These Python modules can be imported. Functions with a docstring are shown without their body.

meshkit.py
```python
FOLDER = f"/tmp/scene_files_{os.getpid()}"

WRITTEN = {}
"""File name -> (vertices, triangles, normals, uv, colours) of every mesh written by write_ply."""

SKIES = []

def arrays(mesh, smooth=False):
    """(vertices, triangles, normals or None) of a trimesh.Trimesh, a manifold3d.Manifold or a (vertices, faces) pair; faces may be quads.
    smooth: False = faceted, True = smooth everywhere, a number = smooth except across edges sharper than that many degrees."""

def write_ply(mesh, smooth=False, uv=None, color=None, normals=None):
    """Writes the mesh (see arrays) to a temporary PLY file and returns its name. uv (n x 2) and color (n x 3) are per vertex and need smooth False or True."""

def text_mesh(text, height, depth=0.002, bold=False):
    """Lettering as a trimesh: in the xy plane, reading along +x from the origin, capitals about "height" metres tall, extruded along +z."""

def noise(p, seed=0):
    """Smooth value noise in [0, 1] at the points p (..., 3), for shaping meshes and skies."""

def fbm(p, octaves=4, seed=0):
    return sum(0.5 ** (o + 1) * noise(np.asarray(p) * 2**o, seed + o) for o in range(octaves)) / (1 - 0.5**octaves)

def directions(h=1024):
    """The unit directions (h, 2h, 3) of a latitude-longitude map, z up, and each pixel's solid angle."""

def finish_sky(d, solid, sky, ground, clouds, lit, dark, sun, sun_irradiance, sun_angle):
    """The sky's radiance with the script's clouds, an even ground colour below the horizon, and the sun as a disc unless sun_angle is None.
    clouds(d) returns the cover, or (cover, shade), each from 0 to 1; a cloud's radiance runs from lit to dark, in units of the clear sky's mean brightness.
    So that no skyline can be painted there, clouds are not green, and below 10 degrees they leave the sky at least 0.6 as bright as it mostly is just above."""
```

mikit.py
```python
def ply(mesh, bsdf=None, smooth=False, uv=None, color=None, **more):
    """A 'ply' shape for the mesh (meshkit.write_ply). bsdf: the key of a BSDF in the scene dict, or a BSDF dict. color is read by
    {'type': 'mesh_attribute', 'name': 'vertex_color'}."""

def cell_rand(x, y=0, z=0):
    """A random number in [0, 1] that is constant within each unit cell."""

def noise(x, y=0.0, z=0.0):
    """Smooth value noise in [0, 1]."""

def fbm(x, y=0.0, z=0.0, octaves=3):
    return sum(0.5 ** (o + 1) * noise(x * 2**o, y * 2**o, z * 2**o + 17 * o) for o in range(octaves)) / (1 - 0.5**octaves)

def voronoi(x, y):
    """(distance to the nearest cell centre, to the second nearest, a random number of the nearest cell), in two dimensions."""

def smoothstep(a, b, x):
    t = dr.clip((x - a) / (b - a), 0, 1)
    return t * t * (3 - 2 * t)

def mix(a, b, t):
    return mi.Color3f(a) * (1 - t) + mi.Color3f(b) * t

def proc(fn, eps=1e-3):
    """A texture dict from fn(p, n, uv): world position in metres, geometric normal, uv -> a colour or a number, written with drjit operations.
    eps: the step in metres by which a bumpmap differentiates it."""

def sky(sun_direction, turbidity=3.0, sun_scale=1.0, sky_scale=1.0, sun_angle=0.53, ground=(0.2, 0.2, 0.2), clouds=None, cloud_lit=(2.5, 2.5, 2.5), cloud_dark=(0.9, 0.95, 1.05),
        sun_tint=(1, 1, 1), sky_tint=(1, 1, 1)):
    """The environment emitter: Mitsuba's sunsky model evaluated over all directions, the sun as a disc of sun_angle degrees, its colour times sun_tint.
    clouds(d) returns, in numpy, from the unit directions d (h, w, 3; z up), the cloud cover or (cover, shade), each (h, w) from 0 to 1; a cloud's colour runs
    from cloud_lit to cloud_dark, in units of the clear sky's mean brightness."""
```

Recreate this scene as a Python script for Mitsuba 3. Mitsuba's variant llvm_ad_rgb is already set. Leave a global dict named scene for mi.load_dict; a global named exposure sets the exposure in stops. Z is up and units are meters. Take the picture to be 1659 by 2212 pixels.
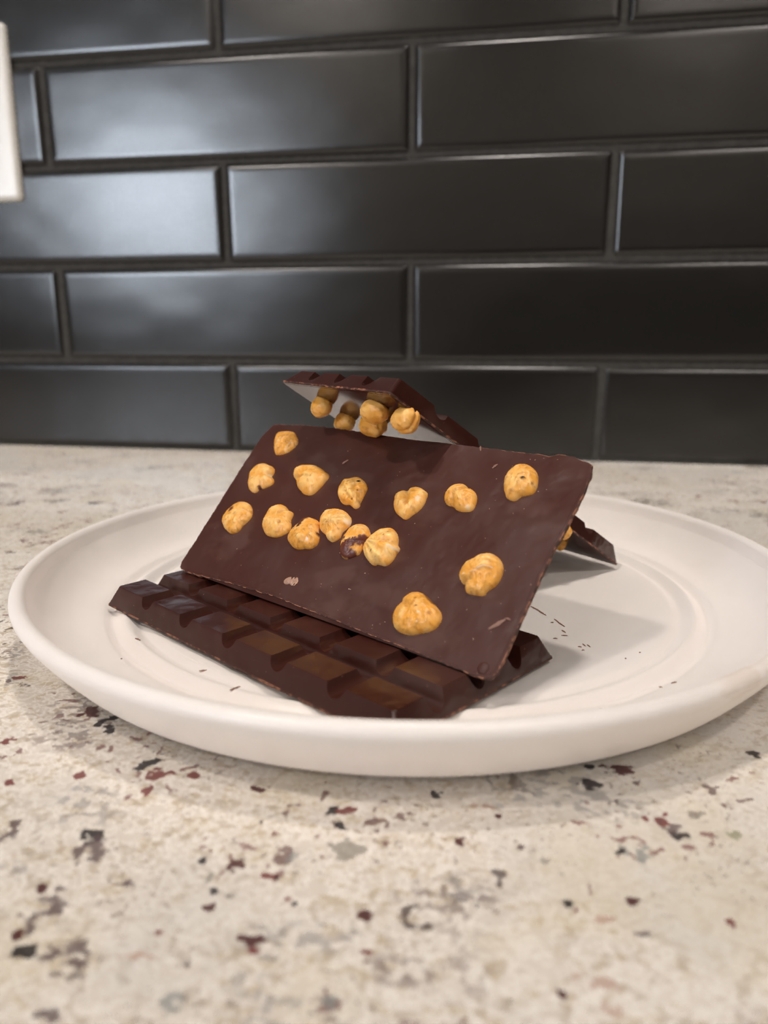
import math, random
import numpy as np, trimesh, mitsuba as mi, drjit as dr, manifold3d as m3
import mikit, meshkit
from mikit import proc, noise, fbm, voronoi, smoothstep, mix

T = mi.ScalarTransform4f
scene, labels = {}, {}
random.seed(4)
rng = np.random.default_rng(4)

# ---------------------------------------------------------------- camera
EYE = np.array([0.13686, -0.64308, 0.10365])
FWD = np.array([-0.16301, 0.959348, -0.23039])
DOWN = np.array([0.039567, -0.226968, -0.973098])
FOCAL = 1648.65
scene['camera'] = {'type': 'thinlens', 'fov': math.degrees(2 * math.atan(829.5 / FOCAL)), 'fov_axis': 'x', 'aperture_radius': 0.0013,
                   'focus_distance': 0.25, 'near_clip': 0.01, 'far_clip': 50.0,
                   'to_world': T().look_at(origin=EYE.tolist(), target=(EYE + FWD).tolist(), up=(-DOWN).tolist())}
exposure = 1.36

# ---------------------------------------------------------------- light: ceiling lamps and the window of the room
def rgb(*c): return {'type': 'rgb', 'value': list(c)}
CEIL = 1.52
LAMPS = [(-0.60, -1.13), (0.75, -1.13), (2.1, -1.13), (-0.60, -2.3), (0.75, -2.3), (0.12, -0.40)]  # the last one, over the counter, is added for more light from above
DIM = [1.0, 0.6, 0.6, 0.6, 0.6, 0.6]
LAMP_POWER = np.array([1.0, 0.915, 0.84]) * 150
WINDOW = (-1.38, 0.66, 0.66, 0.46)          # centre x, centre z, width, height in the wall behind the camera
WINDOW_POWER = np.array([0.84, 0.93, 1.05]) * 10

# ---------------------------------------------------------------- materials
def princ(color, rough=0.5, **k):
    c = color if isinstance(color, dict) else rgb(*color)
    return {'type': 'twosided', 'bsdf': {'type': 'principled', 'base_color': c, 'roughness': rough, **k}}

def add_mat(name, b): scene['mat_' + name] = b; return 'mat_' + name

M_PAINT = add_mat('paint', {'type': 'diffuse', 'reflectance': rgb(0.60, 0.565, 0.52)})
M_CEIL = add_mat('ceiling', {'type': 'diffuse', 'reflectance': rgb(0.8, 0.78, 0.75)})
M_WOOD = add_mat('floor', {'type': 'diffuse', 'reflectance': rgb(0.12, 0.08, 0.055)})
M_DARK_BLOCK = add_mat('dark_body', {'type': 'diffuse', 'reflectance': rgb(0.03, 0.028, 0.027)})
M_WHITE = add_mat('white_plastic', princ((0.86, 0.84, 0.80), 0.3, specular=0.5))
M_METAL = add_mat('metal', princ((0.8, 0.8, 0.78), 0.3, metallic=1.0))

def grout_c(p, n, uv):
    return mix((0.045, 0.043, 0.040), (0.075, 0.072, 0.067), fbm(p.x * 300, p.z * 300, 3.0))
M_GROUT = add_mat('grout', {'type': 'diffuse', 'reflectance': proc(grout_c)})

def tile_h(p, n, uv):
    return fbm(p.x * 18, p.z * 26, p.y * 22, octaves=2)
M_TILE = add_mat('tile', {'type': 'twosided', 'bsdf': {'type': 'bumpmap', 'scale': 0.0005, 'tex': proc(tile_h, eps=1e-3),
                  'bsdf': {'type': 'roughplastic', 'distribution': 'beckmann', 'alpha': 0.066, 'int_ior': 1.62, 'diffuse_reflectance': rgb(0.0105, 0.0098, 0.0092)}}})

# measured in the bar's own plane, millimetres from its corner
NUT_OUTLINES=[[[8.4,10.99],[6.16,6.96],[6.41,4.55],[9.15,3.24],[13.25,3.16],[16.82,4.88],[19.87,8.35],[18.71,11.55],[15.52,13.89],[12.34,14.52],[10.27,13.07]],[[6.77,27.71],[5.05,24.19],[5.65,21.43],[9.19,19.37],[12.79,19.78],[16.59,21.09],[17.56,22.61],[17.59,24.09],[20.51,26.92],[18.4,29.1],[15.84,30.45],[14.18,32.39],[10.93,31.85]],[[27.96,21.7],[27.4,19.24],[28.68,17.77],[33.42,16.69],[38.15,16.88],[41.87,18.09],[45.42,19.98],[44.99,22.49],[44.24,25.38],[42.91,28.03],[39.77,28.76],[35.34,27.27],[31.86,24.31]],[[53.5,25.06],[52.57,22.82],[53.27,20.3],[55.76,19.09],[58.04,18.05],[60.71,18.55],[63.36,19.95],[64.94,21.51],[65.42,24.0],[65.73,27.53],[66.27,29.2],[65.12,30.06],[63.06,29.56],[61.5,28.96],[59.42,29.34],[56.56,28.19]],[[78.88,24.6],[78.25,22.48],[79.35,20.79],[82.01,19.95],[83.07,18.65],[85.45,17.87],[88.12,18.52],[89.79,19.44],[90.48,21.74],[90.42,25.11],[88.73,27.82],[87.18,29.91],[83.95,29.24],[80.75,27.44]],[[96.91,20.22],[96.34,17.99],[97.22,15.74],[99.28,14.21],[101.54,14.09],[103.64,15.16],[105.63,15.59],[107.63,17.27],[108.72,20.09],[108.65,22.35],[106.63,23.23],[103.06,23.17],[101.34,22.36],[99.14,22.13]],[[114.84,11.98],[114.14,9.57],[114.55,6.45],[116.08,4.17],[118.67,3.65],[121.39,4.51],[123.8,6.51],[125.06,9.03],[125.68,11.37],[125.36,13.13],[123.95,13.98],[122.42,14.62],[120.42,16.69],[117.84,16.18],[116.3,14.48]],[[6.95,46.93],[6.05,44.01],[7.04,40.38],[9.31,37.77],[13.16,37.05],[16.91,38.21],[20.34,42.11],[19.88,44.62],[18.83,46.63],[18.54,49.08],[16.17,50.48],[12.0,49.86],[8.86,48.39]],[[28.22,43.81],[27.1,40.78],[27.67,36.78],[30.22,34.8],[33.71,35.04],[36.48,36.28],[39.37,37.04],[40.11,39.64],[42.4,44.03],[40.91,45.77],[39.04,47.02],[35.24,47.7],[31.64,46.89]],[[44.13,46.76],[43.86,44.57],[44.9,41.81],[46.13,39.29],[46.92,37.56],[49.68,37.15],[53.38,38.1],[55.17,41.06],[57.33,43.61],[57.97,46.32],[56.76,47.81],[53.44,48.69],[50.65,49.46],[46.96,48.65]],[[53.82,38.49],[52.8,35.9],[53.52,33.41],[56.25,31.82],[59.86,31.6],[63.48,32.63],[65.96,34.19],[66.96,36.26],[66.49,37.48],[65.51,39.48],[65.61,41.92],[63.92,43.63],[61.97,43.5],[58.9,41.79],[55.36,40.26]],[[68.02,44.48],[67.33,41.77],[67.32,39.1],[68.03,36.71],[70.2,35.36],[72.78,35.06],[75.56,36.47],[77.24,38.51],[77.25,40.03],[77.03,41.59],[77.06,43.52],[76.88,45.49],[75.05,47.2],[72.27,48.28],[69.83,47.13]],[[77.02,42.89],[76.88,40.98],[77.83,39.04],[79.08,36.82],[80.79,34.93],[83.36,34.07],[85.67,34.77],[88.08,36.81],[89.33,39.06],[90.93,40.57],[90.72,42.28],[90.71,44.14],[89.68,46.54],[85.88,47.15],[85.09,47.75],[81.57,46.72],[78.55,44.68]],[[115.4,43.81],[115.25,41.44],[115.9,39.54],[117.66,37.64],[119.72,35.81],[122.24,34.96],[125.09,35.89],[127.4,38.21],[128.18,41.12],[127.82,44.03],[126.09,46.27],[126.08,47.54],[122.67,48.32],[120.26,48.32],[118.94,46.59],[116.88,45.55]],[[101.59,62.35],[100.85,59.92],[101.79,56.99],[101.6,55.16],[102.91,53.33],[105.2,52.18],[107.95,52.39],[110.99,53.68],[113.72,55.01],[115.92,56.44],[116.9,58.7],[116.56,60.57],[114.2,62.78],[112.04,63.92],[107.96,65.28],[104.88,65.04],[102.93,64.06]],[[52.87,61.41],[53.78,59.87],[55.75,59.17],[59.12,59.82],[59.25,61.08],[56.15,61.88]]]
NUT_MARKS={"n2bite":[[17.36,24.34]],"n2dark":[[16.09,30.43]],"n3pit":[[39.94,22.5]],"n3crease":[[32.25,23.4],[39.57,22.56]],"n4black":[[61.61,20.43]],"n4apex":[[65.22,28.94]],"n4spots":[[63.61,24.12],[63.29,27.77]],"n5crease":[[82.93,20.48],[85.93,25.31]],"n5orange":[[85.7,25.35]],"n5light":[[88.81,22.84]],"n6crease":[[103.56,15.23],[100.72,18.55],[102.16,22.88]],"n6light":[[107.5,22.24]],"n7chip":[[121.87,10.31]],"n7red":[[124.75,11.12]],"n8dark":[[10.09,42.06]],"n8pit":[[14.21,43.56]],"n9crease":[[36.61,36.51],[35.03,39.16]],"n9dark":[[37.88,42.36]],"n10dark":[[48.07,41.96],[47.97,38.6],[56.71,42.35]],"n10light":[[54.92,46.01]],"n11crease":[[55.46,39.15],[59.72,37.13],[65.02,34.46]],"n11light":[[66.19,35.81]],"n11swirl":[[59.81,38.03]],"n12skin":[[69.84,46.1],[72.46,43.99],[77.24,40.33],[75.32,46.77],[69.28,42.29]],"n13apex":[[78.4,41.37]],"n13spots":[[83.18,44.31],[84.9,36.52],[85.0,38.21],[78.52,41.55]],"n13light":[[88.4,41.44],[91.04,41.26]],"n14crack":[[120.91,43.16],[124.32,40.49],[125.95,40.09]],"n14crease":[[118.42,46.15],[120.8,45.01]],"n14light":[[118.28,43.82]],"n15dark":[[107.36,55.11],[109.31,57.45],[113.86,57.97]],"n15light":[[111.01,58.91]],"n15red":[[108.43,52.44],[112.33,54.27]],"n15crease":[[102.79,56.36],[106.93,57.85]]}
UNDER_NUTS=[[11.35,54.08,8.58,6.52],[23.41,54.52,8.45,4.23],[9.05,16.96,9.78,6.72],[21.59,31.76,10.85,3.95],[11.61,2.69,9.69,7.05],[119.6,15.43,4.99,4.22],[98.62,-2.47,4.57,3.87]]
EDGE=[[-0.51,0.51],[13.8,-0.82],[26.6,-1.31],[41.5,-1.21],[57.9,-0.78],[72.99,-0.57],[87.72,-0.85],[101.52,-0.93],[113.61,-0.91],[120.91,-1.02],[124.2,-0.78],[126.85,-1.85],[131.53,-1.64],[136.0,-0.58],[138.58,0.39],[139.58,3.89],[139.86,11.19],[139.9,17.09],[139.73,23.39],[139.1,27.85],[139.07,34.23],[138.96,38.44],[139.06,44.28],[139.16,50.01],[139.3,56.32],[139.44,62.48],[139.45,66.55],[138.42,69.04],[135.84,69.64],[131.35,69.5],[123.56,69.26],[113.67,68.95],[95.9,68.66],[75.88,68.06],[53.36,67.38],[29.22,68.18],[11.11,69.46],[4.12,69.79],[-0.15,68.78],[-1.2,66.76],[-1.23,56.23],[-1.99,38.96],[-2.79,20.92],[-2.75,6.78]]
FLAKES=[[[133.37,54.55],5.2,-50,1.3],[[48.49,12.66],2.6,-45,1.0],[[135.65,52.31],1.6,0,0.7],[[108.33,5.65],2.0,-60,0.8],[[100.12,-0.18],2,60,0.7]]
# on the counter and on the plate, metres
FLECKS=[[0.0515,-0.4867,0.002,0.0031,"k"],[0.0565,-0.4909,0.0031,0.0016,"r"],[0.0647,-0.4895,0.0013,0.001,"r"],[0.0812,-0.492,0.0017,0.0015,"m"],[0.1003,-0.4977,0.0014,0.002,"k"],[0.1037,-0.4966,0.0021,0.0014,"r"],[0.1032,-0.5025,0.0016,0.001,"k"],[0.107,-0.5095,0.0034,0.0026,"g"],[0.0856,-0.5039,0.0006,0.001,"k"],[0.0379,-0.4941,0.0013,0.0015,"r"],[0.0567,-0.4967,0.0011,0.0017,"r"],[0.0227,-0.4995,0.0011,0.0013,"r"],[0.0353,-0.5165,0.0024,0.0035,"p"],[0.0527,-0.5143,0.0023,0.0016,"k"],[0.0549,-0.5192,0.003,0.0031,"p"],[0.0859,-0.5178,0.0018,0.0018,"m"],[0.0784,-0.518,0.0007,0.0009,"k"],[0.0969,-0.5127,0.0019,0.0017,"t"],[0.0927,-0.52,0.0016,0.0011,"r"],[0.0946,-0.5201,0.0004,0.0006,"k"],[0.0819,-0.5222,0.0007,0.0022,"g"],[0.0836,-0.5254,0.0014,0.001,"k"],[0.085,-0.5297,0.001,0.0014,"m"],[0.0877,-0.5256,0.0014,0.0008,"g"],[0.1001,-0.5262,0.0006,0.0008,"k"],[0.0984,-0.525,0.0007,0.0006,"r"],[0.0515,-0.5306,0.0011,0.0014,"m"],[0.0665,-0.5261,0.0014,0.001,"p"],[0.0567,-0.5334,0.0021,0.0026,"p"],[0.0549,-0.5378,0.003,0.0022,"p"],[0.0538,-0.5416,0.0015,0.0012,"m"],[0.0582,-0.5447,0.0022,0.0013,"k"],[0.0658,-0.5445,0.0035,0.0026,"p"],[0.0659,-0.5483,0.0012,0.001,"p"],[0.0951,-0.5353,0.002,0.0015,"m"],[0.0964,-0.5382,0.0013,0.0008,"r"],[0.1131,-0.5267,0.0015,0.0013,"m"],[0.0859,-0.543,0.0008,0.001,"p"],[0.0775,-0.5425,0.0028,0.0013,"f"],[0.0781,-0.5369,0.001,0.0005,"r"],[0.1109,-0.5457,0.0012,0.0009,"t"],[0.0866,-0.5503,0.0012,0.0014,"t"],[0.1154,-0.535,0.001,0.0006,"r"],[0.116,-0.5371,0.0008,0.0005,"m"],[0.0689,-0.5559,0.0017,0.0011,"p"],[0.1231,-0.4871,0.0015,0.0013,"k"],[0.1588,-0.4698,0.0014,0.001,"k"],[0.165,-0.4703,0.0029,0.0021,"m"],[0.1576,-0.477,0.0024,0.002,"k"],[0.2,-0.4563,0.0019,0.0012,"k"],[0.1335,-0.4902,0.0017,0.0014,"f"],[0.1369,-0.4928,0.0009,0.0008,"m"],[0.1722,-0.4891,0.0013,0.0011,"r"],[0.1732,-0.4863,0.0005,0.0007,"r"],[0.1687,-0.4885,0.0008,0.0008,"r"],[0.175,-0.4934,0.0016,0.0013,"k"],[0.174,-0.4912,0.0018,0.0017,"p"],[0.1799,-0.4853,0.0012,0.0011,"g"],[0.1651,-0.4999,0.003,0.0015,"t"],[0.1654,-0.5038,0.0011,0.0012,"t"],[0.1618,-0.5005,0.0008,0.0012,"k"],[0.1873,-0.4913,0.0018,0.0013,"n"],[0.1295,-0.5034,0.0015,0.0015,"m"],[0.1424,-0.5027,0.0007,0.0009,"p"],[0.1462,-0.506,0.0011,0.0009,"g"],[0.1497,-0.5099,0.0007,0.0005,"g"],[0.1297,-0.5146,0.0011,0.001,"g"],[0.1505,-0.5178,0.0011,0.0011,"k"],[0.1517,-0.5189,0.0007,0.0008,"r"],[0.1621,-0.5147,0.001,0.001,"m"],[0.1571,-0.5203,0.0017,0.0007,"f"],[0.1635,-0.523,0.0013,0.0007,"p"],[0.179,-0.5177,0.0007,0.0009,"r"],[0.1338,-0.5211,0.0003,0.0005,"k"],[0.155,-0.5345,0.0018,0.0013,"f"],[0.1504,-0.5344,0.0008,0.001,"f"],[0.1476,-0.5387,0.0009,0.0008,"m"],[0.1556,-0.5402,0.0013,0.0012,"f"],[0.1399,-0.5411,0.0006,0.0005,"g"],[0.0233,-0.4647,0.0023,0.0029,"m"],[0.031,-0.468,0.002,0.0039,"k"],[-0.0096,-0.448,0.0023,0.0011,"r"],[0.0339,-0.4738,0.002,0.0023,"k"],[-0.1655,-0.2281,0.0046,0.0052,"p"],[-0.1426,-0.2174,0.0042,0.0053,"p"],[-0.1173,-0.2177,0.0041,0.0057,"p"],[-0.0055,-0.4529,0.0017,0.0012,"p"],[0.011,-0.4837,0.0019,0.0014,"r"],[-0.0109,-0.4523,0.0022,0.0014,"p"],[-0.1094,-0.2891,0.0049,0.0042,"g"],[0.2219,-0.1544,0.0087,0.0092,"g"],[0.2797,-0.1809,0.0054,0.0104,"g"],[0.3243,-0.0125,0.0055,0.0094,"g"],[-0.1395,-0.0941,0.0072,0.0088,"g"],[-0.1626,-0.1883,0.0062,0.008,"g"]]
SHAVINGS=[[0.02272,-0.43428,2.61,-26.0,0.73],[0.05072,-0.44897,2.89,19.5,0.54],[0.06499,-0.46154,3.33,53.1,0.76],[0.05466,-0.46691,0.62,9.8,0.5],[0.14718,-0.38321,6.48,-57.8,0.82],[0.14932,-0.38657,4.57,-60.2,0.81],[0.1543,-0.39419,5.35,-66.4,0.63],[0.15541,-0.39614,4.05,-57.9,0.62],[0.15228,-0.39497,0.94,9.8,0.62],[0.15567,-0.40233,2.16,-57.2,0.61],[0.15575,-0.40592,2.03,-3.7,0.45],[0.1527,-0.40879,1.44,-3.6,0.59],[0.1599,-0.41434,1.13,-16.7,0.43],[0.1613,-0.41262,1.92,-68.1,0.43],[0.16267,-0.41313,1.91,-68.4,0.43],[0.16069,-0.41675,0.86,9.8,0.43],[0.17771,-0.4156,0.57,9.8,0.42],[0.17278,-0.42097,0.56,9.8,0.42],[0.17988,-0.43833,0.95,-14.8,0.51],[0.184,-0.43527,1.86,28.9,0.52],[0.16239,-0.45393,1.15,-51.7,0.6],[0.07876,-0.47335,0.47,9.8,0.35],[0.0237,-0.44667,0.55,9.8,0.42]]

# granite: cream with tan grains, pale crystals, grey clouds and dark garnet flecks
FLECK_C = {'k': (0.020, 0.016, 0.018), 'm': (0.065, 0.012, 0.014), 'r': (0.17, 0.045, 0.042), 'g': (0.22, 0.20, 0.17), 'p': (0.10, 0.065, 0.068), 't': (0.22, 0.23, 0.22), 'f': (0.42, 0.27, 0.21), 'n': (0.22, 0.22, 0.13)}
_frng = np.random.default_rng(11)
ALL_FLECKS = [tuple(f) + (float(_frng.uniform(-0.8, 0.8)),) for f in FLECKS]
def granite_c(p, n, uv):
    x, y = p.x, p.y
    wx, wy = fbm(x * 160, y * 160, 0.3, octaves=3) - 0.5, fbm(x * 160, y * 160, 7.3, octaves=3) - 0.5
    vx, vy = fbm(x * 420, y * 420, 11.0, octaves=3) - 0.5, fbm(x * 420, y * 420, 15.0, octaves=3) - 0.5
    big = fbm(x * 14, y * 14, 2.0, octaves=3)
    c = mix((0.615, 0.555, 0.485), (0.745, 0.70, 0.645), smoothstep(0.3, 0.7, big))
    g1 = fbm(x * 430 + wx * 1.6, y * 520 + wy * 1.6, 1.5, octaves=3)           # tan grains in a pale, crystalline net
    g2 = fbm(x * 290 + wy * 2.0 + 9, y * 350 + wx * 2.0, 4.5, octaves=3)
    net = 1 - dr.abs(2 * g1 - 1) * 2.2
    c = mix(c, (0.45, 0.36, 0.24), smoothstep(0.52, 0.68, g2) * 0.65)
    c = mix(c, (0.42, 0.35, 0.27), smoothstep(0.44, 0.30, g1) * 0.55)
    c = mix(c, (0.84, 0.80, 0.74), smoothstep(0.62, 0.98, net) * 0.60)
    cloud = fbm(x * 26, y * 26, 9.0, octaves=4)
    c = mix(c, (0.60, 0.57, 0.53), smoothstep(0.50, 0.72, cloud) * 0.55)
    olive = fbm(x * 33 + 7, y * 33, 3.0, octaves=3)
    c = mix(c, (0.62, 0.54, 0.38), smoothstep(0.58, 0.76, olive) * 0.28)
    sp = noise(x * 1100 + wx * 3, y * 1300 + wy * 3, 2.0)
    patch = fbm(x * 60, y * 60, 6.0, octaves=2)
    c = mix(c, (0.22, 0.17, 0.14), smoothstep(0.80, 0.92, sp) * smoothstep(0.46, 0.66, patch) * 0.75)
    clus = fbm(x * 38 + 2, y * 52, 12.0, octaves=2)                 # drifts of dark purplish mineral
    bits = fbm(x * 560 + vx * 2, y * 760 + vy * 2, 13.0, octaves=3)
    c = mix(c, (0.13, 0.085, 0.085), smoothstep(0.69, 0.84, clus) * smoothstep(0.52, 0.60, bits) * 0.6)
    clus2 = fbm(x * 46 + 12, y * 60, 22.0, octaves=2)
    c = mix(c, (0.17, 0.16, 0.16), smoothstep(0.70, 0.84, clus2) * smoothstep(0.50, 0.64, fbm(x * 480, y * 640, 23.0, octaves=3)) * 0.5)
    e1, e2, q = voronoi(x * 60 + wx * 5, y * 75 + wy * 5)          # scattered small flecks everywhere
    small = smoothstep(0.26, 0.12, e1 + (g1 - 0.5) * 0.8 + vx * 0.8) * smoothstep(0.76, 0.79, q)
    c = mix(c, mix((0.05, 0.03, 0.03), (0.2, 0.08, 0.075), smoothstep(0.76, 1.0, q)), small * 0.8)
    fine = fbm(x * 700, y * 700, 1.0, octaves=3)
    for fx, fy, a, b, k, rot in ALL_FLECKS:
        big_r = max(a, b)
        dx, dy = x - fx + (wx * 1.2 + vx * 1.5) * big_r, y - fy + (wy * 1.2 + vy * 1.5) * big_r
        ca, sa = math.cos(rot * 0.4), math.sin(rot * 0.4)
        u, v = (dx * ca + dy * sa) / (a * 1.15), (dy * ca - dx * sa) / (b * 1.15)
        soft = k in 'gptfn'
        d = u * u + v * v + (fine - 0.5) * (5.0 if soft else 2.6) + (g1 - 0.5) * (2.0 if soft else 0.8)
        m = smoothstep(1.2, 0.1, d) if soft else smoothstep(1.05, 0.6, d)
        c = mix(c, FLECK_C[k], m * (0.85 if k == 'p' else 0.75 if soft else 0.95))
    return c
def granite_r(p, n, uv):
    return 0.22 + 0.25 * fbm(p.x * 120, p.y * 120, 2.0)
M_GRANITE = add_mat('granite', princ(proc(granite_c), proc(granite_r), specular=0.35))

PLATE_C = (0.0983, -0.3635)
def glaze_c(p, n, uv):
    c = mi.Color3f(0.80, 0.75, 0.715)
    c = mix(c, (0.77, 0.72, 0.68), smoothstep(0.5, 0.75, fbm(p.x * 40, p.y * 40, 1.0)) * 0.6)
    # tea-coloured wear on the lip, where the rim meets other dishes
    ang = dr.atan2(p.y - PLATE_C[1], p.x - PLATE_C[0])
    rad = dr.sqrt(dr.square(p.x - PLATE_C[0]) + dr.square(p.y - PLATE_C[1]))
    lip = smoothstep(0.1335, 0.135, rad) * smoothstep(0.014, 0.019, p.z)
    st = smoothstep(0.55, 0.75, fbm(ang * 14, p.z * 260, 4.0)) * smoothstep(-1.05, -0.8, ang) * smoothstep(-0.25, -0.5, ang)
    c = mix(c, (0.58, 0.43, 0.30), lip * st * 0.3)
    return c
M_GLAZE = add_mat('glaze', princ(proc(glaze_c), 0.33, specular=0.45))

def choc_c(p, n, uv):
    c = mix((0.034, 0.0082, 0.0058), (0.044, 0.0122, 0.0086), fbm(p.x * 60, p.y * 60, p.z * 60))
    bloom = smoothstep(0.56, 0.78, fbm(p.x * 45 + 3, p.y * 45, p.z * 45, octaves=3))
    c = mix(c, (0.095, 0.050, 0.040), bloom * 0.35)
    sp = noise(p.x * 1300, p.y * 1300, p.z * 1300)
    c = mix(c, (0.45, 0.30, 0.24), smoothstep(0.965, 0.985, sp) * 0.7)
    return c
def choc_r(p, n, uv):
    return 0.15 + 0.14 * fbm(p.x * 40, p.y * 40, p.z * 40, octaves=3)
def choc_h(p, n, uv):
    return fbm(p.x * 90, p.y * 90, p.z * 90, octaves=4)
M_CHOC = add_mat('chocolate', {'type': 'twosided', 'bsdf': {'type': 'bumpmap', 'scale': 0.0007, 'tex': proc(choc_h, eps=4e-4),
                  'bsdf': {'type': 'principled', 'base_color': proc(choc_c), 'roughness': proc(choc_r), 'specular': 0.58}}})
def back_c(p, n, uv):
    c = mix((0.054, 0.0160, 0.0115), (0.066, 0.0215, 0.0160), fbm(p.x * 60, p.y * 60, p.z * 60))
    smear = smoothstep(0.52, 0.75, fbm(p.x * 70 + 3, p.y * 110, p.z * 110, octaves=4))
    c = mix(c, (0.115, 0.060, 0.048), smear * 0.33)
    sp = noise(p.x * 1300, p.y * 1300, p.z * 1300)
    return mix(c, (0.55, 0.40, 0.33), smoothstep(0.955, 0.98, sp) * 0.8)
def back_r(p, n, uv):
    return 0.34 + 0.22 * smoothstep(0.4, 0.7, fbm(p.x * 50, p.y * 50, p.z * 50, octaves=3))
M_BACK = add_mat('chocolate_back', {'type': 'twosided', 'bsdf': {'type': 'bumpmap', 'scale': 0.0011, 'tex': proc(choc_h, eps=5e-4),
                  'bsdf': {'type': 'principled', 'base_color': proc(back_c), 'roughness': proc(back_r), 'specular': 0.42}}})
M_BACK_GLOSSY = add_mat('chocolate_back_glossy', princ(proc(choc_c), 0.13, specular=0.6))
def crumb_c(p, n, uv):
    return mix((0.06, 0.026, 0.02), (0.30, 0.13, 0.08), smoothstep(0.42, 0.68, fbm(p.x * 700, p.y * 700, p.z * 700)))
M_CRUMB = add_mat('crumbly_edge', princ(proc(crumb_c), 0.6, specular=0.3))
M_SHAVE = add_mat('shaving', princ((0.24, 0.135, 0.105), 0.6, specular=0.3))
M_NUT = add_mat('hazelnut', princ({'type': 'mesh_attribute', 'name': 'vertex_color'}, 0.36, specular=0.45))

# ---------------------------------------------------------------- helpers
def numbered(key):
    if key not in scene and key not in labels: return key
    k = 1
    while f'{key}_{k:03d}' in scene or f'{key}_{k:03d}' in labels: k += 1
    return f'{key}_{k:03d}'

def put(key, shape, label=None, category=None, group=None, kind=None):
    key = numbered(key)
    scene[key] = shape
    d = {k: v for k, v in dict(label=label, category=category, group=group, kind=kind).items() if v}
    if d: labels[key] = d
    return key

def box(x0, x1, y0, y1, z0, z1):
    m = trimesh.creation.box((x1 - x0, y1 - y0, z1 - z0))
    m.apply_translation(((x0 + x1) / 2, (y0 + y1) / 2, (z0 + z1) / 2))
    return m

def rounded_box(sx, sy, sz, r, seg=10):
    s = m3.Manifold.sphere(r, seg)
    pts = [s.translate((a * (sx / 2 - r), b * (sy / 2 - r), c * (sz / 2 - r))) for a in (-1, 1) for b in (-1, 1) for c in (-1, 1)]
    return m3.Manifold.batch_hull(pts)

def split_smooth(manifold, angle=28):
    m = manifold.to_mesh()
    return trimesh.Trimesh(m.vert_properties[:, :3], m.tri_verts, process=True)

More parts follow.
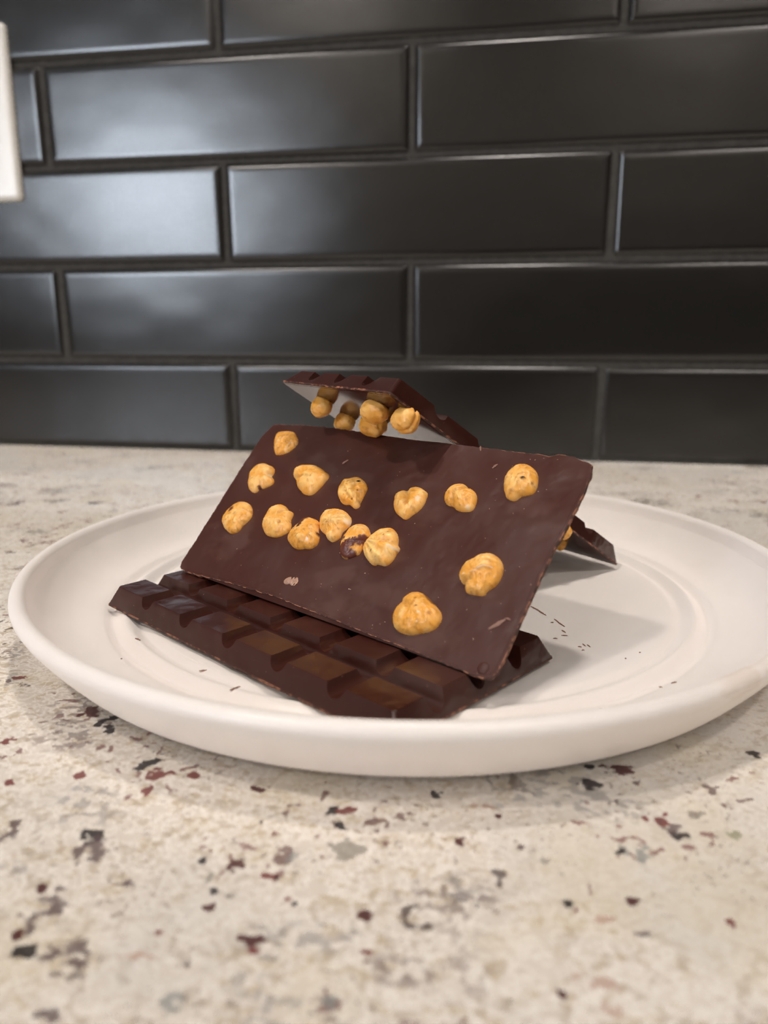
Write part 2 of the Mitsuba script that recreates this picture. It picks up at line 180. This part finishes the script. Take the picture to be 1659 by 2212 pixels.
def frame(o, x, y, z):
    return np.array([[x[0], y[0], z[0], o[0]], [x[1], y[1], z[1], o[1]], [x[2], y[2], z[2], o[2]], [0, 0, 0, 1]], float)

def moved(mesh, m):
    mesh = mesh.copy(); mesh.apply_transform(m); return mesh

# ---------------------------------------------------------------- the room
put('floor', mikit.ply(box(-3, 3.4, -3.2, 0.02, -0.95, -0.91), M_WOOD), kind='structure')
put('ceiling', mikit.ply(box(-3, 3.4, -3.2, 0.02, CEIL, CEIL + 0.04), M_CEIL), kind='structure')
put('wall_left', mikit.ply(box(-3.04, -3, -3.2, 0.02, -0.95, CEIL), M_PAINT), kind='structure')
put('wall_right', mikit.ply(box(3.4, 3.44, -3.2, 0.02, -0.95, CEIL), M_PAINT), kind='structure')
FRONT = -2.6
put('wall_front', mikit.ply(box(-3, 3.4, FRONT - 0.04, FRONT, -0.95, CEIL), M_PAINT), kind='structure')
for (x, y) in LAMPS:
    ring = trimesh.creation.annulus(0.055, 0.085, 0.012); ring.apply_translation((x, y, CEIL - 0.008))
    k = put('ceiling_lamp__trim_ring' if 'ceiling_lamp__trim_ring' not in scene else f'ceiling_lamp_{LAMPS.index((x, y)):03d}__trim_ring', mikit.ply(ring, M_WHITE, smooth=40))
    root = k.split('__')[0]
    labels[root] = {'label': 'round recessed ceiling lamp with a white trim ring', 'category': 'lamp', 'group': 'recessed ceiling lamps'}
    put(root + '__diffuser', {'type': 'disk', 'to_world': T().translate([x, y, CEIL - 0.004]).rotate([1, 0, 0], 180).scale(0.055), 'emitter': {'type': 'area', 'radiance': rgb(*(LAMP_POWER * DIM[LAMPS.index((x, y))]).tolist())}})
wx, wz, ww, wh = WINDOW
put('window_1', mikit.ply(trimesh.util.concatenate([box(wx - ww / 2 - .05, wx + ww / 2 + .05, FRONT, FRONT + .03, wz + s * (wh / 2 + .025) - .025, wz + s * (wh / 2 + .025) + .025) for s in (-1, 1)] +
    [box(wx + s * (ww / 2 + .025) - .025, wx + s * (ww / 2 + .025) + .025, FRONT, FRONT + .03, wz - wh / 2, wz + wh / 2) for s in (-1, 1)]), M_WHITE), kind='structure')
put('window_1__pane', {'type': 'rectangle', 'to_world': T().translate([wx, FRONT + 0.006, wz]).rotate([1, 0, 0], -90).scale([ww / 2, wh / 2, 1]),
                       'emitter': {'type': 'area', 'radiance': rgb(*WINDOW_POWER.tolist())}})

blk = split_smooth(rounded_box(1.7, 0.5, 1.15, 0.01)); blk.apply_translation((0.75, -2.2, -0.335))  # unseen dark block, added so the lower right tiles reflect something dark
put('added_dark_block__dark_body', mikit.ply(blk, M_DARK_BLOCK, smooth=30))
top = split_smooth(rounded_box(1.8, 0.6, 0.03, 0.006)); top.apply_translation((0.75, -2.2, 0.255))
put('added_dark_block__top', mikit.ply(top, M_DARK_BLOCK, smooth=30))
labels['added_dark_block'] = {'label': 'added dark block behind the camera that darkens the lower tile reflections', 'category': 'dark block'}

# ---------------------------------------------------------------- tiled wall
TW, TZ, TX, TH = 0.31017, 0.07818, -0.10568, 0.08013      # pitch, first bed joint, a head joint, row pitch
put('wall_back', mikit.ply(box(-3, 3.4, -0.0008, 0.05, -0.95, CEIL), M_GROUT), kind='structure')

def tile_mesh(w, h):
    """A glazed tile with a softly rounded edge, facing -y, its face at y = 0."""
    prof = [(0.0, 0.0080), (0.0, 0.0040), (0.0008, 0.0026), (0.0020, 0.0012), (0.0034, 0.0004), (0.0050, 0.0), (0.0080, 0.0)]
    rings = []
    for inset, y in prof:
        a, b = w / 2 - inset, h / 2 - inset
        rc = max(0.0014 - inset * 0.2, 0.0006)
        ring = []
        for sx, sz in ((1, 1), (-1, 1), (-1, -1), (1, -1)):
            cx, cz = sx * (a - rc), sz * (b - rc)
            a0 = math.atan2(sz, sx)
            for da in (-math.pi / 4, 0, math.pi / 4):
                ring.append((cx + rc * math.cos(a0 + da) * (1.0 if da == 0 else 1), y, cz + rc * math.sin(a0 + da)))
        rings.append(ring)
    v = np.array(rings).reshape(-1, 3); n = 12; f = []
    for i in range(len(rings) - 1):
        for j in range(n):
            a, b, c, d = i * n + j, i * n + (j + 1) % n, (i + 1) * n + (j + 1) % n, (i + 1) * n + j
            f += [(a, b, c), (a, c, d)]
    base = (len(rings) - 1) * n
    f += [(base, base + j, base + j + 1) for j in range(1, n - 1)]
    m = trimesh.Trimesh(v, f, process=False)
    if m.face_normals[-1][1] > 0: m.invert()
    return m

GAP = 0.0030
full = mikit.ply(tile_mesh(TW - GAP, TH - GAP), M_TILE, smooth=True)
cut = mikit.ply(tile_mesh(TW - GAP, TZ - GAP), M_TILE, smooth=True)
trng = np.random.default_rng(21)
for row in range(0, 7):
    for k in range(-4, 5):
        cx = TX + (k + (0.5 if row % 2 == 1 else 0.0)) * TW + TW / 2 - (TW if row % 2 == 1 else 0) + 0.0
        z0 = 0 if row == 0 else TZ + (row - 1) * TH
        hh = TZ if row == 0 else TH
        if cx < -0.95 or cx > 1.15: continue
        tx, tz = trng.normal(0, 0.25), trng.normal(0, 0.35)
        put('wall_back__tile', {**(cut if row == 0 else full), 'to_world': T().translate([cx, -0.0035 + trng.normal(0, 0.0002), z0 + hh / 2]).rotate([1, 0, 0], float(tx)).rotate([0, 0, 1], float(tz) * 0.5)})

# ---------------------------------------------------------------- switch plate
SX1, SZ0, SZ1, SW = -0.2865, 0.2121, 0.3490, 0.089
def bevel_plate(w, h, d, slope):
    p = np.array([[-w / 2, -h / 2], [w / 2, -h / 2], [w / 2, h / 2], [-w / 2, h / 2]])
    q = m3.CrossSection([p.tolist()])
    r = q.offset(-0.004, m3.JoinType.Round, 2.0, 24).offset(0.004, m3.JoinType.Round, 2.0, 24)
    pts = [(x, z, y) for lvl, inset in ((0, 0), (d * 0.45, 0), (d * 0.8, slope * 0.4), (d, slope)) for x, z in np.vstack([c for c in r.offset(-inset, m3.JoinType.Round, 2.0, 24).to_polygons()]) for y in (lvl,)]
    return m3.Manifold.hull_points(np.array(pts))
body = bevel_plate(SW, SZ1 - SZ0, 0.0065, 0.0035)
opening = m3.Manifold.cube((0.0345, 0.068, 0.02), True)
plate_m = body - opening
rot_wall = np.array([[1, 0, 0, SX1 - SW / 2], [0, 0, -1, -0.0035], [0, 1, 0, (SZ0 + SZ1) / 2], [0, 0, 0, 1]], float)
put('light_switch__cover_plate', mikit.ply(moved(split_smooth(plate_m), rot_wall), M_WHITE, smooth=32))
rock = rounded_box(0.0325, 0.066, 0.010, 0.0012).rotate((3.0, 0, 0)).translate((0, 0, 0.0035))
put('light_switch__rocker', mikit.ply(moved(split_smooth(rock), rot_wall), M_WHITE, smooth=32))
for s in (-1, 1):
    sc = m3.Manifold.cylinder(0.0012, 0.0032, 0.0026, 20).translate((0, s * 0.0485, 0.006)) - m3.Manifold.cube((0.0055, 0.0008, 0.002), True).translate((0, s * 0.0485, 0.0072))
    put('light_switch__screw', mikit.ply(moved(split_smooth(sc), rot_wall), M_WHITE, smooth=32))
labels['light_switch'] = {'label': 'white plastic light switch plate on the black tiled wall', 'category': 'light switch'}

# ---------------------------------------------------------------- countertop
slab = rounded_box(4.6, 0.68, 0.036, 0.006, 12).translate((0.1, -0.338, -0.018))
put('countertop', mikit.ply(split_smooth(slab), M_GRANITE, smooth=30), 'speckled cream granite countertop with dark red and black flecks', 'countertop')

# ---------------------------------------------------------------- plate
FLOOR = 0.0080
def plate_profile():
    P = [(0.0, FLOOR)]
    # the flat, then the raised ring between two shallow grooves, then the curve up to the lip
    for r in np.linspace(0.004, 0.1345, 200):
        z = FLOOR
        z += -0.0013 * math.exp(-((r - 0.0995) / 0.0021) ** 2) + 0.0011 * math.exp(-((r - 0.1037) / 0.0020) ** 2) - 0.0015 * math.exp(-((r - 0.1080) / 0.0021) ** 2)
        if r > 0.111:
            z += 0.0118 * ((r - 0.111) / 0.0222) ** 3.1
        P.append((r, z)) if r <= 0.1331 else None
    a = np.array(P[-1])
    c, rr = (0.1358, 0.0211), 0.0026                                 # the lip
    for t in np.linspace(math.radians(172), math.radians(-30), 18):
        P.append((c[0] + rr * math.cos(t), c[1] + rr * math.sin(t)))
    for t in np.linspace(0, 1, 14)[1:]:                              # the outer wall, a little bellied
        r = 0.13805 - 0.01185 * t ** 1.2; z = 0.0198 - 0.0154 * t
        P.append((r, z))
    for t in np.linspace(0, math.pi / 2, 6)[1:]:                      # turn under
        P.append((0.1262 - 0.0035 * math.sin(t), 0.0044 - 0.0016 * (1 - math.cos(t))))
    P += [(0.100, 0.0032), (0.0955, 0.0024), (0.094, 0.0004), (0.0925, 0.0), (0.090, 0.0), (0.0885, 0.0006), (0.087, 0.0024), (0.0, 0.0028)]
    return np.array(P)
pm = trimesh.creation.revolve(plate_profile(), sections=256)
pm.apply_translation((PLATE_C[0], PLATE_C[1], 0.0))
if pm.volume < 0: pm.invert()
put('plate', mikit.ply(pm, M_GLAZE, smooth=50), 'round off-white glazed dinner plate with a raised ring in its well, on the granite', 'plate')

# ---------------------------------------------------------------- chocolate bars
L, W, TK, INSET = 0.138, 0.0693, 0.0070, 0.0032
def mold(groove_x=0.0031, groove_y=0.0047):
    """The block side of a bar: a tapered slab, six by four squares parted by round-bottomed grooves; back at z = 0."""
    def ring(i, z, r):
        q = m3.CrossSection.square((L - 2 * i - 2 * r, W - 2 * i - 2 * r)).translate((i + r, i + r)).offset(r, m3.JoinType.Round, 2.0, 32)
        return [(x, y, z) for x, y in np.vstack(q.to_polygons())]
    hull = m3.Manifold.hull_points(np.array(ring(0.0, 0.0004, 0.0012) + ring(INSET - 0.0002, TK - 0.00025, 0.0011) + ring(INSET, TK, 0.0010)))
    def groove(depth, length, rad):
        r, s = rad, math.radians(66)
        arc = [(r * math.sin(a), TK - depth + r - r * math.cos(a)) for a in np.linspace(-s, s, 13)]
        x1, z1 = arc[-1]
        hi = TK + 0.0004
        x2 = x1 + (hi - z1) / math.tan(s) * 1.0
        poly = [(-x2, hi)] + arc + [(x2, hi), (x2, TK + 0.003), (-x2, TK + 0.003)]
        if trimesh.path.polygons is None: pass
        cs = m3.CrossSection([poly], m3.FillRule.NonZero) if sum(poly[i][0] * poly[(i + 1) % len(poly)][1] - poly[(i + 1) % len(poly)][0] * poly[i][1] for i in range(len(poly))) > 0 else m3.CrossSection([poly[::-1]])
        return cs.extrude(length)                                     # along z, section in (x, up)
    out = hull
    for k in range(1, 6):
        g = groove(groove_x, 0.3, 0.0032).rotate((90, 0, 0)).translate((k * L / 6, 0.2, 0))     # runs along y
        out = out - g
    for k in range(1, 4):
        g = groove(groove_y, 0.3, 0.0026).rotate((90, 0, 90)).translate((-0.1, k * W / 4, 0))    # runs along x
        out = out - g
    return out

def wavy_outline(seed, step=0.0009, amp=0.00035):
    pts = []
    for (x0, y0), (x1, y1) in (((0, 0), (L, 0)), ((L, 0), (L, W)), ((L, W), (0, W)), ((0, W), (0, 0))):
        n = int(math.hypot(x1 - x0, y1 - y0) / step)
        for i in range(n):
            t = i / n
            x, y = x0 + (x1 - x0) * t, y0 + (y1 - y0) * t
            e = min(t, 1 - t) * n
            q = np.array([x * 700, y * 700, seed * 7.3])
            o = (meshkit.noise(q, seed) - 0.45) * amp + (meshkit.noise(q * 0.2, seed) - 0.45) * amp * 1.4
            nx, ny = (y1 - y0), -(x1 - x0)
            l = math.hypot(nx, ny)
            o = float(o) - (0.0007 if e < 1 else 0)
            pts.append((x + nx / l * o, y + ny / l * o))
    return pts

def slab_from(pts, z0, z1, bevel=0.0):
    cs = m3.CrossSection([pts], m3.FillRule.Positive)
    if cs.area() <= 0: cs = m3.CrossSection([pts[::-1]])
    return cs.extrude(z1 - z0).translate((0, 0, z0))

bar_body = split_smooth(mold())

def bar(frm, label, seed, outline=None, edge_t=0.0007, back_mat=None):
    key = numbered('chocolate_bar')
    labels[key] = {'label': label, 'category': 'chocolate bar'}
    put(key + '__body', mikit.ply(moved(bar_body, frm), M_CHOC, smooth=26))
    pts = outline or wavy_outline(seed)
    thin = slab_from(pts, 0.0001, edge_t)
    put(key + '__ragged_edge', mikit.ply(moved(split_smooth(thin), frm), M_CRUMB, smooth=40), 'thin crumbly brown edge')
    inner = m3.CrossSection([pts] if m3.CrossSection([pts]).area() > 0 else [pts[::-1]]).offset(-0.00025, m3.JoinType.Round, 2.0, 12)
    rim = m3.CrossSection([pts] if m3.CrossSection([pts]).area() > 0 else [pts[::-1]]).offset(-0.0009, m3.JoinType.Round, 2.0, 12)
    back = m3.Manifold.hull_points(np.array([(0.01, 0.01, 0), (0.02, 0.01, 0), (0.01, 0.02, 0), (0.01, 0.01, 0.0005)]))
    flat = inner.extrude(0.0003).translate((0, 0, -0.00005)) + rim.extrude(0.0003).translate((0, 0, -0.00018))
    put(key + '__smooth_back', mikit.ply(moved(split_smooth(flat), frm), back_mat or M_BACK, smooth=60))
    return key

# hazelnut pieces ------------------------------------------------
GOLD = np.array([0.80, 0.36, 0.055]); PALE = np.array([0.92, 0.55, 0.18]); BROWN = np.array([0.46, 0.17, 0.022]); SKIN = np.array([0.085, 0.022, 0.014]); DARK = np.array([0.02, 0.012, 0.012]); CREAM = np.array([0.84, 0.66, 0.45])

def seg_dist(p, pts):
    pts = np.array(pts); best = np.full(len(p), 1e9)
    if len(pts) == 1: return np.linalg.norm(p - pts[0], axis=1)
    for a, b in zip(pts[:-1], pts[1:]):
        ab = b - a; t = np.clip(((p - a) @ ab) / max(ab @ ab, 1e-12), 0, 1)
        best = np.minimum(best, np.linalg.norm(p - (a + t[:, None] * ab), axis=1))
    return best

def nut_piece(outline, height, marks, seed, rot=0.0, tone=0.0, boxy=2.3):
    """A broken hazelnut set in the chocolate: outline and marks in mm in the bar's plane; a dome of the given height standing out of z = 0 towards -z."""
    o = np.array(outline, float); c = o.mean(0)
    ang = np.arctan2(o[:, 1] - c[1], o[:, 0] - c[0]); rad = np.hypot(*(o - c).T)
    k = np.argsort(ang); ang, rad = ang[k], rad[k]
    na, nr = 72, 20
    th = np.linspace(-np.pi, np.pi, na, endpoint=False)
    from scipy.interpolate import PchipInterpolator
    f = PchipInterpolator(np.concatenate([ang[-4:] - 2 * np.pi, ang, ang[:4] + 2 * np.pi]), np.concatenate([rad[-4:], rad, rad[:4]]))
    R = f(th)
    rings, S = [], []
    for i in range(nr + 1):
        s = math.sin(i / nr * math.pi / 2) if i else 0.0
        h = height * max(1 - s ** boxy, 0) ** (1 / 2.0)
        if i == nr: h = 0.0
        rings.append(np.stack([c[0] + s * R * np.cos(th), c[1] + s * R * np.sin(th), np.full(na, -h)], 1)); S.append(np.full(na, s))
    rings.append(np.stack([c[0] + 0.94 * R * np.cos(th), c[1] + 0.94 * R * np.sin(th), np.full(na, 1.2)], 1)); S.append(np.full(na, 1.0))
    v = np.concatenate(rings); s = np.concatenate(S)
    p2 = v[:, :2]
    n1 = meshkit.fbm(np.c_[p2 * 0.35, np.full(len(v), seed * 3.1)], 3, seed)
    n2 = meshkit.fbm(np.c_[p2 * 1.3, np.full(len(v), seed * 1.7)], 3, seed + 50)
    n3 = meshkit.fbm(np.c_[p2 * 4.0, np.full(len(v), seed * 1.1)], 2, seed + 90)
    height *= 1.0
    dz = (n3 - 0.5) * 0.22 * (1 - s ** 6) + (n1 - 0.5) * 1.5 * np.sqrt(np.clip(1 - s ** 4, 0, 1)) + (n2 - 0.5) * 0.75 * (1 - s ** 6)
    col = GOLD + (PALE - GOLD) * np.clip((n1 - 0.40) * 3.2 - tone, 0, 1)[:, None]
    col = col + (BROWN - col) * np.clip((n2 - 0.56) * 3.0 + tone * 0.5, 0, 0.75)[:, None]
    col = col + (CREAM - col) * (np.clip((n3 - 0.66) * 3, 0, 0.5))[:, None]
    for m in marks:
        kind, pts, w = m[:3]; amt = m[3] if len(m) > 3 else 1.0
        d = seg_dist(p2 + np.c_[n3 - 0.5, n2 - 0.5] * w * 0.9, pts)
        g = np.exp(-(d / w) ** 2)[:, None]
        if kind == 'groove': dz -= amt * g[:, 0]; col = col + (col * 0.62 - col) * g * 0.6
        elif kind == 'bump': dz += amt * g[:, 0]
        elif kind == 'fan':
            a0 = np.array(pts[0]); q = p2 - a0; aa = np.arctan2(q[:, 1], q[:, 0]); rr = np.hypot(*q.T)
            wv = np.sin(aa * w + n2 * 3) * np.clip(rr / 2.5, 0, 1) * (1 - s ** 8)
            dz += amt * wv; col = col * (1 + 0.16 * wv[:, None])
        else:
            target = {'skin': np.array([0.125, 0.032, 0.019]), 'tip': np.array([0.40, 0.235, 0.17]), 'dark': SKIN, 'black': DARK, 'light': CREAM, 'brown': BROWN, 'orange': np.array([0.60, 0.20, 0.025])}[kind]
            g2 = np.clip((g - 0.35) * 3.5, 0, 1) * amt
            col = col + (target - col) * g2
    v[:, 2] -= np.where(s < 1, dz, 0)
    v[:, 2] = np.where(s < 1, np.minimum(v[:, 2], 0.0), v[:, 2])
    F = []
    for i in range(nr + 1):
        for j in range(na):
            a, b, cc, d = i * na + j, i * na + (j + 1) % na, (i + 1) * na + (j + 1) % na, (i + 1) * na + j
            if i == 0: F.append((a, cc, d))
            else: F += [(a, b, cc), (a, cc, d)]
    v[:na] = v[:na].mean(0); 
    F = np.array(F)
    # one shared tip
    F[F < na] = 0
    mesh = trimesh.Trimesh(v / 1000, F, process=False)
    if mesh.face_normals[(nr // 2) * 2 * na][2] > 0: mesh.invert()
    return mesh, np.clip(col, 0.005, 0.95)

def whole_nut(cx, cy, rx, ry, h, seed, lobes=0):
    """A rounder nut, mostly outside the chocolate, standing out towards -z (mm)."""
    m = trimesh.creation.icosphere(subdivisions=4); v = m.vertices.copy()
    n = meshkit.fbm(v * 1.2 + seed, 3, seed); v *= (0.86 + 0.30 * n)[:, None]
    if lobes:
        a = np.arctan2(v[:, 1], v[:, 0]); dent = np.exp(-(v[:, 0] / 0.16) ** 2) * 0.16
        v *= (1 - dent)[:, None]
    n2 = meshkit.fbm(v * 3.1 + seed, 3, seed + 9); v *= (0.96 + 0.08 * n2)[:, None]
    col = GOLD + (PALE - GOLD) * np.clip((n - 0.4) * 2, 0, 1)[:, None]
    col = col + (BROWN - col) * np.clip((n2 - 0.55) * 3, 0, 0.7)[:, None]
    v = v * np.array([rx, ry, h * 0.62]) + np.array([cx, cy, -h * 0.40])
    return trimesh.Trimesh(v / 1000, m.faces, process=False), np.clip(col, 0.01, 0.95)

def add_nut(key, mc, frm, label=None):
    mesh, col = mc
    put(key, mikit.ply(moved(mesh, frm), M_NUT, smooth=True, color=col), label)

# the bar lying flat, blocks up
F1 = frame((-0.002, -0.4085, 0.0095), (0.830961, -0.556331, 0), (0.556331, 0.830961, 0), (0, 0, 1))
b1 = bar(F1, 'dark chocolate bar lying flat on the plate with its squares facing up', 1)
for i, (x, y) in enumerate(((20, 14), (70, 52), (112, 18), (40, 50), (96, 55))):
    add_nut(b1 + '__hazelnut', whole_nut(x, y, 5, 5, 1.15, 300 + i), F1)

# the bar propped up, its nutty back to the camera
F2 = frame((0.04212, -0.34738, 0.06749), (0.84696, -0.53164, -0.00403), (-0.37292, -0.58866, -0.71722), (0.37893, 0.60897, -0.69683))
outline2 = []
e = np.array(EDGE) / 1000
for a, b in zip(e, np.roll(e, -1, 0)):
    n = max(int(np.linalg.norm(b - a) / 0.0009), 1)
    for i in range(n):
        p = a + (b - a) * i / n
        w = (meshkit.noise(np.array([p[0] * 650, p[1] * 650, 3.0]), 5) - 0.5) * 0.0004
        nn = np.array([(b - a)[1], -(b - a)[0]]) / max(np.linalg.norm(b - a), 1e-9)
        outline2.append(tuple((p + nn * w).tolist()))
b2 = bar(F2, 'dark chocolate bar propped upright, its flat back studded with fifteen hazelnuts', 2, outline2, 0.0012)
bub = trimesh.creation.icosphere(subdivisions=3, radius=0.0017); bub.vertices *= (1, 1, 0.45)
bub.apply_translation((0.1352, 0.0670, -0.0001))
put(b2 + '__air_bubble', mikit.ply(moved(bub, F2), M_BACK, smooth=True), 'small raised bubble in the lower right corner')
K = NUT_MARKS
nuts2 = [
    (3.0, [], 0.3, None),
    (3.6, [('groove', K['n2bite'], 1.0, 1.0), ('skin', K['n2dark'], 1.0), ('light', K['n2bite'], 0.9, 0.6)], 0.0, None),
    (4.2, [('groove', K['n3crease'], 0.5, 0.5), ('brown', K['n3pit'], 0.4)], 0.1, None),
    (3.8, [('fan', K['n4apex'], 13, 0.22), ('black', K['n4black'], 0.75), ('dark', K['n4spots'][:1], 0.35), ('dark', K['n4spots'][1:], 0.35)], 0.0, None),
    (3.8, [('groove', K['n5crease'], 0.9, 0.9), ('orange', K['n5orange'], 1.2, 0.6), ('light', K['n5light'], 0.9, 0.7)], -0.1, None),
    (3.8, [('groove', K['n6crease'], 0.6, 0.7), ('light', K['n6light'], 0.8, 0.6)], 0.1, None),
    (4.2, [('black', K['n7chip'], 0.75), ('bump', K['n7chip'], 0.6, 0.6), ('dark', K['n7red'], 0.4, 0.6)], 0.15, None),
    (3.6, [('skin', [K['n8dark'][0]], 1.6, 1.0), ('groove', K['n8pit'], 0.7, 0.4)], 0.15, None),
    (3.8, [('groove', K['n9crease'], 0.5, 0.8), ('groove', K['n9dark'], 0.8, 0.9), ('brown', K['n9dark'], 0.8)], 0.05, None),
    (4.4, [('dark', K['n10dark'][:2], 1.2), ('skin', K['n10dark'][1:2], 1.5), ('dark', K['n10dark'][2:], 1.0), ('light', K['n10light'], 0.6), ('groove', K['n10dark'][:1], 1.0, 0.8)], 0.35, 'broken hazelnut piece with scraps of dark skin'),
    (4.0, [('groove', K['n11crease'], 0.4, 0.3), ('light', K['n11light'], 1.3, 0.7), ('brown', K['n11swirl'], 0.4, 0.6)], -0.25, None),
    (3.8, [('skin', K['n12skin'][:3], 1.7), ('skin', [K['n12skin'][0], K['n12skin'][3]], 2.0), ('skin', K['n12skin'][4:], 1.0), ('groove', K['n12skin'][1:3], 0.35, 0.5)], 0.1, 'hazelnut half with reddish brown skin on its lower side'),
    (4.2, [('fan', K['n13apex'], 15, 0.30), ('dark', K['n13spots'][:1], 0.45), ('dark', K['n13spots'][1:2], 0.35, 0.8), ('dark', K['n13spots'][2:3], 0.3), ('black', K['n13spots'][3:], 0.5), ('light', K['n13light'], 0.5, 0.7)], -0.1, 'fan-shaped ridged hazelnut half'),
    (4.8, [('groove', K['n14crease'], 0.9, 1.2), ('bump', K['n14crack'], 0.5, 0.5), ('brown', K['n14crack'], 0.4, 0.6), ('light', K['n14crack'], 0.3, 0.5), ('light', K['n14light'], 0.5, 0.6)], 0.1, None),
    (4.8, [('groove', K['n15crease'], 0.9, 0.6), ('dark', K['n15dark'][:1], 0.4, 0.7), ('dark', K['n15dark'][1:2], 0.4, 0.8), ('brown', K['n15dark'][2:], 0.6), ('light', K['n15light'], 0.5, 0.8), ('dark', K['n15red'], 0.6, 0.8)], 0.1, None),
    (0.6, [('tip', [NUT_OUTLINES[15][0]], 9.0, 1.0)], -0.2, 'pale tip of a sunken hazelnut'),
]
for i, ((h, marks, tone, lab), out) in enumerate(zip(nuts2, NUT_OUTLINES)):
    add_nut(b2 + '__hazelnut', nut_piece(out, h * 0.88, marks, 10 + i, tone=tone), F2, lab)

# the bar leaning over the top of it, nutty side down
F3 = frame((0.09913, -0.4119, 0.08524), (0.59509, 0.5897, -0.546), (-0.7054, 0.7088, -0.00328), (0.38507, 0.3871, 0.83778))
b3 = bar(F3, 'dark chocolate bar lying tilted across the top of the upright one, hazelnuts underneath', 3, back_mat=M_BACK_GLOSSY)
for i, (x, y, w, h) in enumerate(UNDER_NUTS):
    add_nut(b3 + '__hazelnut', whole_nut(x + [0, 0, 0, -1.0, 0, 1.5, 2][i], y + [0, 0, 0, 0, 0, 2.0, 2.5][i], w / 2 * 0.85, w / 2 * [1.05, 1.05, 1.15, 1.1, 1.1, 0.9, 0.9][i], [6.8, 6.5, 6.4, 7.0, 7.2, 4.6, 4.6][i], 200 + i, lobes=i in (4,)), F3)

# ---------------------------------------------------------------- shavings and crumbs
def shaving(length, width, thick, seed):
    n = 9; t = np.linspace(0, 1, n)
    r = np.random.default_rng(seed)
    wob = np.cumsum(r.normal(0, 0.03, n)) * length * 0.3
    pts = []
    for i in range(n):
        w = width / 2 * (0.35 + 0.65 * math.sin(math.pi * (0.08 + 0.84 * t[i]))) * r.uniform(0.8, 1.15)
        hgt = thick * (0.6 + 0.4 * math.sin(math.pi * t[i])) * r.uniform(0.8, 1.2)
        for a in np.linspace(0, 2 * math.pi, 6, endpoint=False):
            pts.append(((t[i] - 0.5) * length, wob[i] + w * math.cos(a), hgt * (0.5 + 0.5 * math.sin(a))))
    v = np.array(pts); f = []
    for i in range(n - 1):
        for j in range(6):
            a, b, c, d = i * 6 + j, i * 6 + (j + 1) % 6, (i + 1) * 6 + (j + 1) % 6, (i + 1) * 6 + j
            f += [(a, c, b), (a, d, c)]
    f += [(0, j, j + 1) for j in range(1, 5)] + [((n - 1) * 6, (n - 1) * 6 + j + 1, (n - 1) * 6 + j) for j in range(1, 5)]
    m = trimesh.Trimesh(v / 1000, f, process=False)
    if m.volume < 0: m.invert()
    return m
def plate_z(r):
    P = plate_profile(); P = P[:np.argmax(P[:, 1]) + 1]
    return float(np.interp(r, P[:, 0], P[:, 1]))
for i, (x, y, l, a, w) in enumerate(SHAVINGS):
    m = shaving(max(l, 0.5), max(min(w, 1.2), 0.35), 0.3, 40 + i)
    m.apply_transform(trimesh.transformations.rotation_matrix(math.radians(a), (0, 0, 1)))
    z = plate_z(math.hypot(x - PLATE_C[0], y - PLATE_C[1]))
    m.apply_translation((x, y, z))
    own = {0: 'dark chocolate crumb in front of the left end of the flat bar', 1: 'short straight chocolate shaving in front of the flat bar, near its third square',
           2: 'slightly curved chocolate shaving in front of the middle of the flat bar', 4: 'longest chocolate shaving on the plate, close to the right edge of the upright bar',
           6: 'slanting chocolate shaving on the plate midway between the upright bar and the raised ring', 10: 'flat-lying short chocolate sliver just in front of the slanting shavings',
           18: 'chocolate crumb on the right front part of the plate ring', 19: 'chocolate sliver on the plate slope, furthest right of the crumbs', 20: 'single crumb on the bare plate front, right of the flat bar',
           21: 'speck of chocolate on the front rim of the plate'}
    right = x > 0.12
    where = 'right of the bars' if right else 'in front of the flat bar'
    put('chocolate_shaving', mikit.ply(m, M_SHAVE), own.get(i, 'tiny chocolate speck on the plate ' + where), 'chocolate shaving', None if i in own else 'tiny specks ' + where)
for i, ((x, y), l, a, w) in enumerate(FLAKES):
    m = shaving(l, w, 0.45, 80 + i)
    m.apply_transform(trimesh.transformations.rotation_matrix(math.pi, (1, 0, 0)))
    m.apply_transform(trimesh.transformations.rotation_matrix(math.radians(-a if False else a), (0, 0, 1)))
    m.apply_translation((x / 1000, y / 1000, -0.00018))
    put('chocolate_flake', mikit.ply(moved(m, F2), M_SHAVE), ['long chocolate flake near the lower right corner of the upright bar', 'small chocolate flake near the top of the upright bar, above the third nut', 'tiny chocolate flake beside the long one on the upright bar',
        'small chocolate flake left of the top right nut of the upright bar', 'chocolate flake on the top edge of the upright bar'][i], 'chocolate flake')
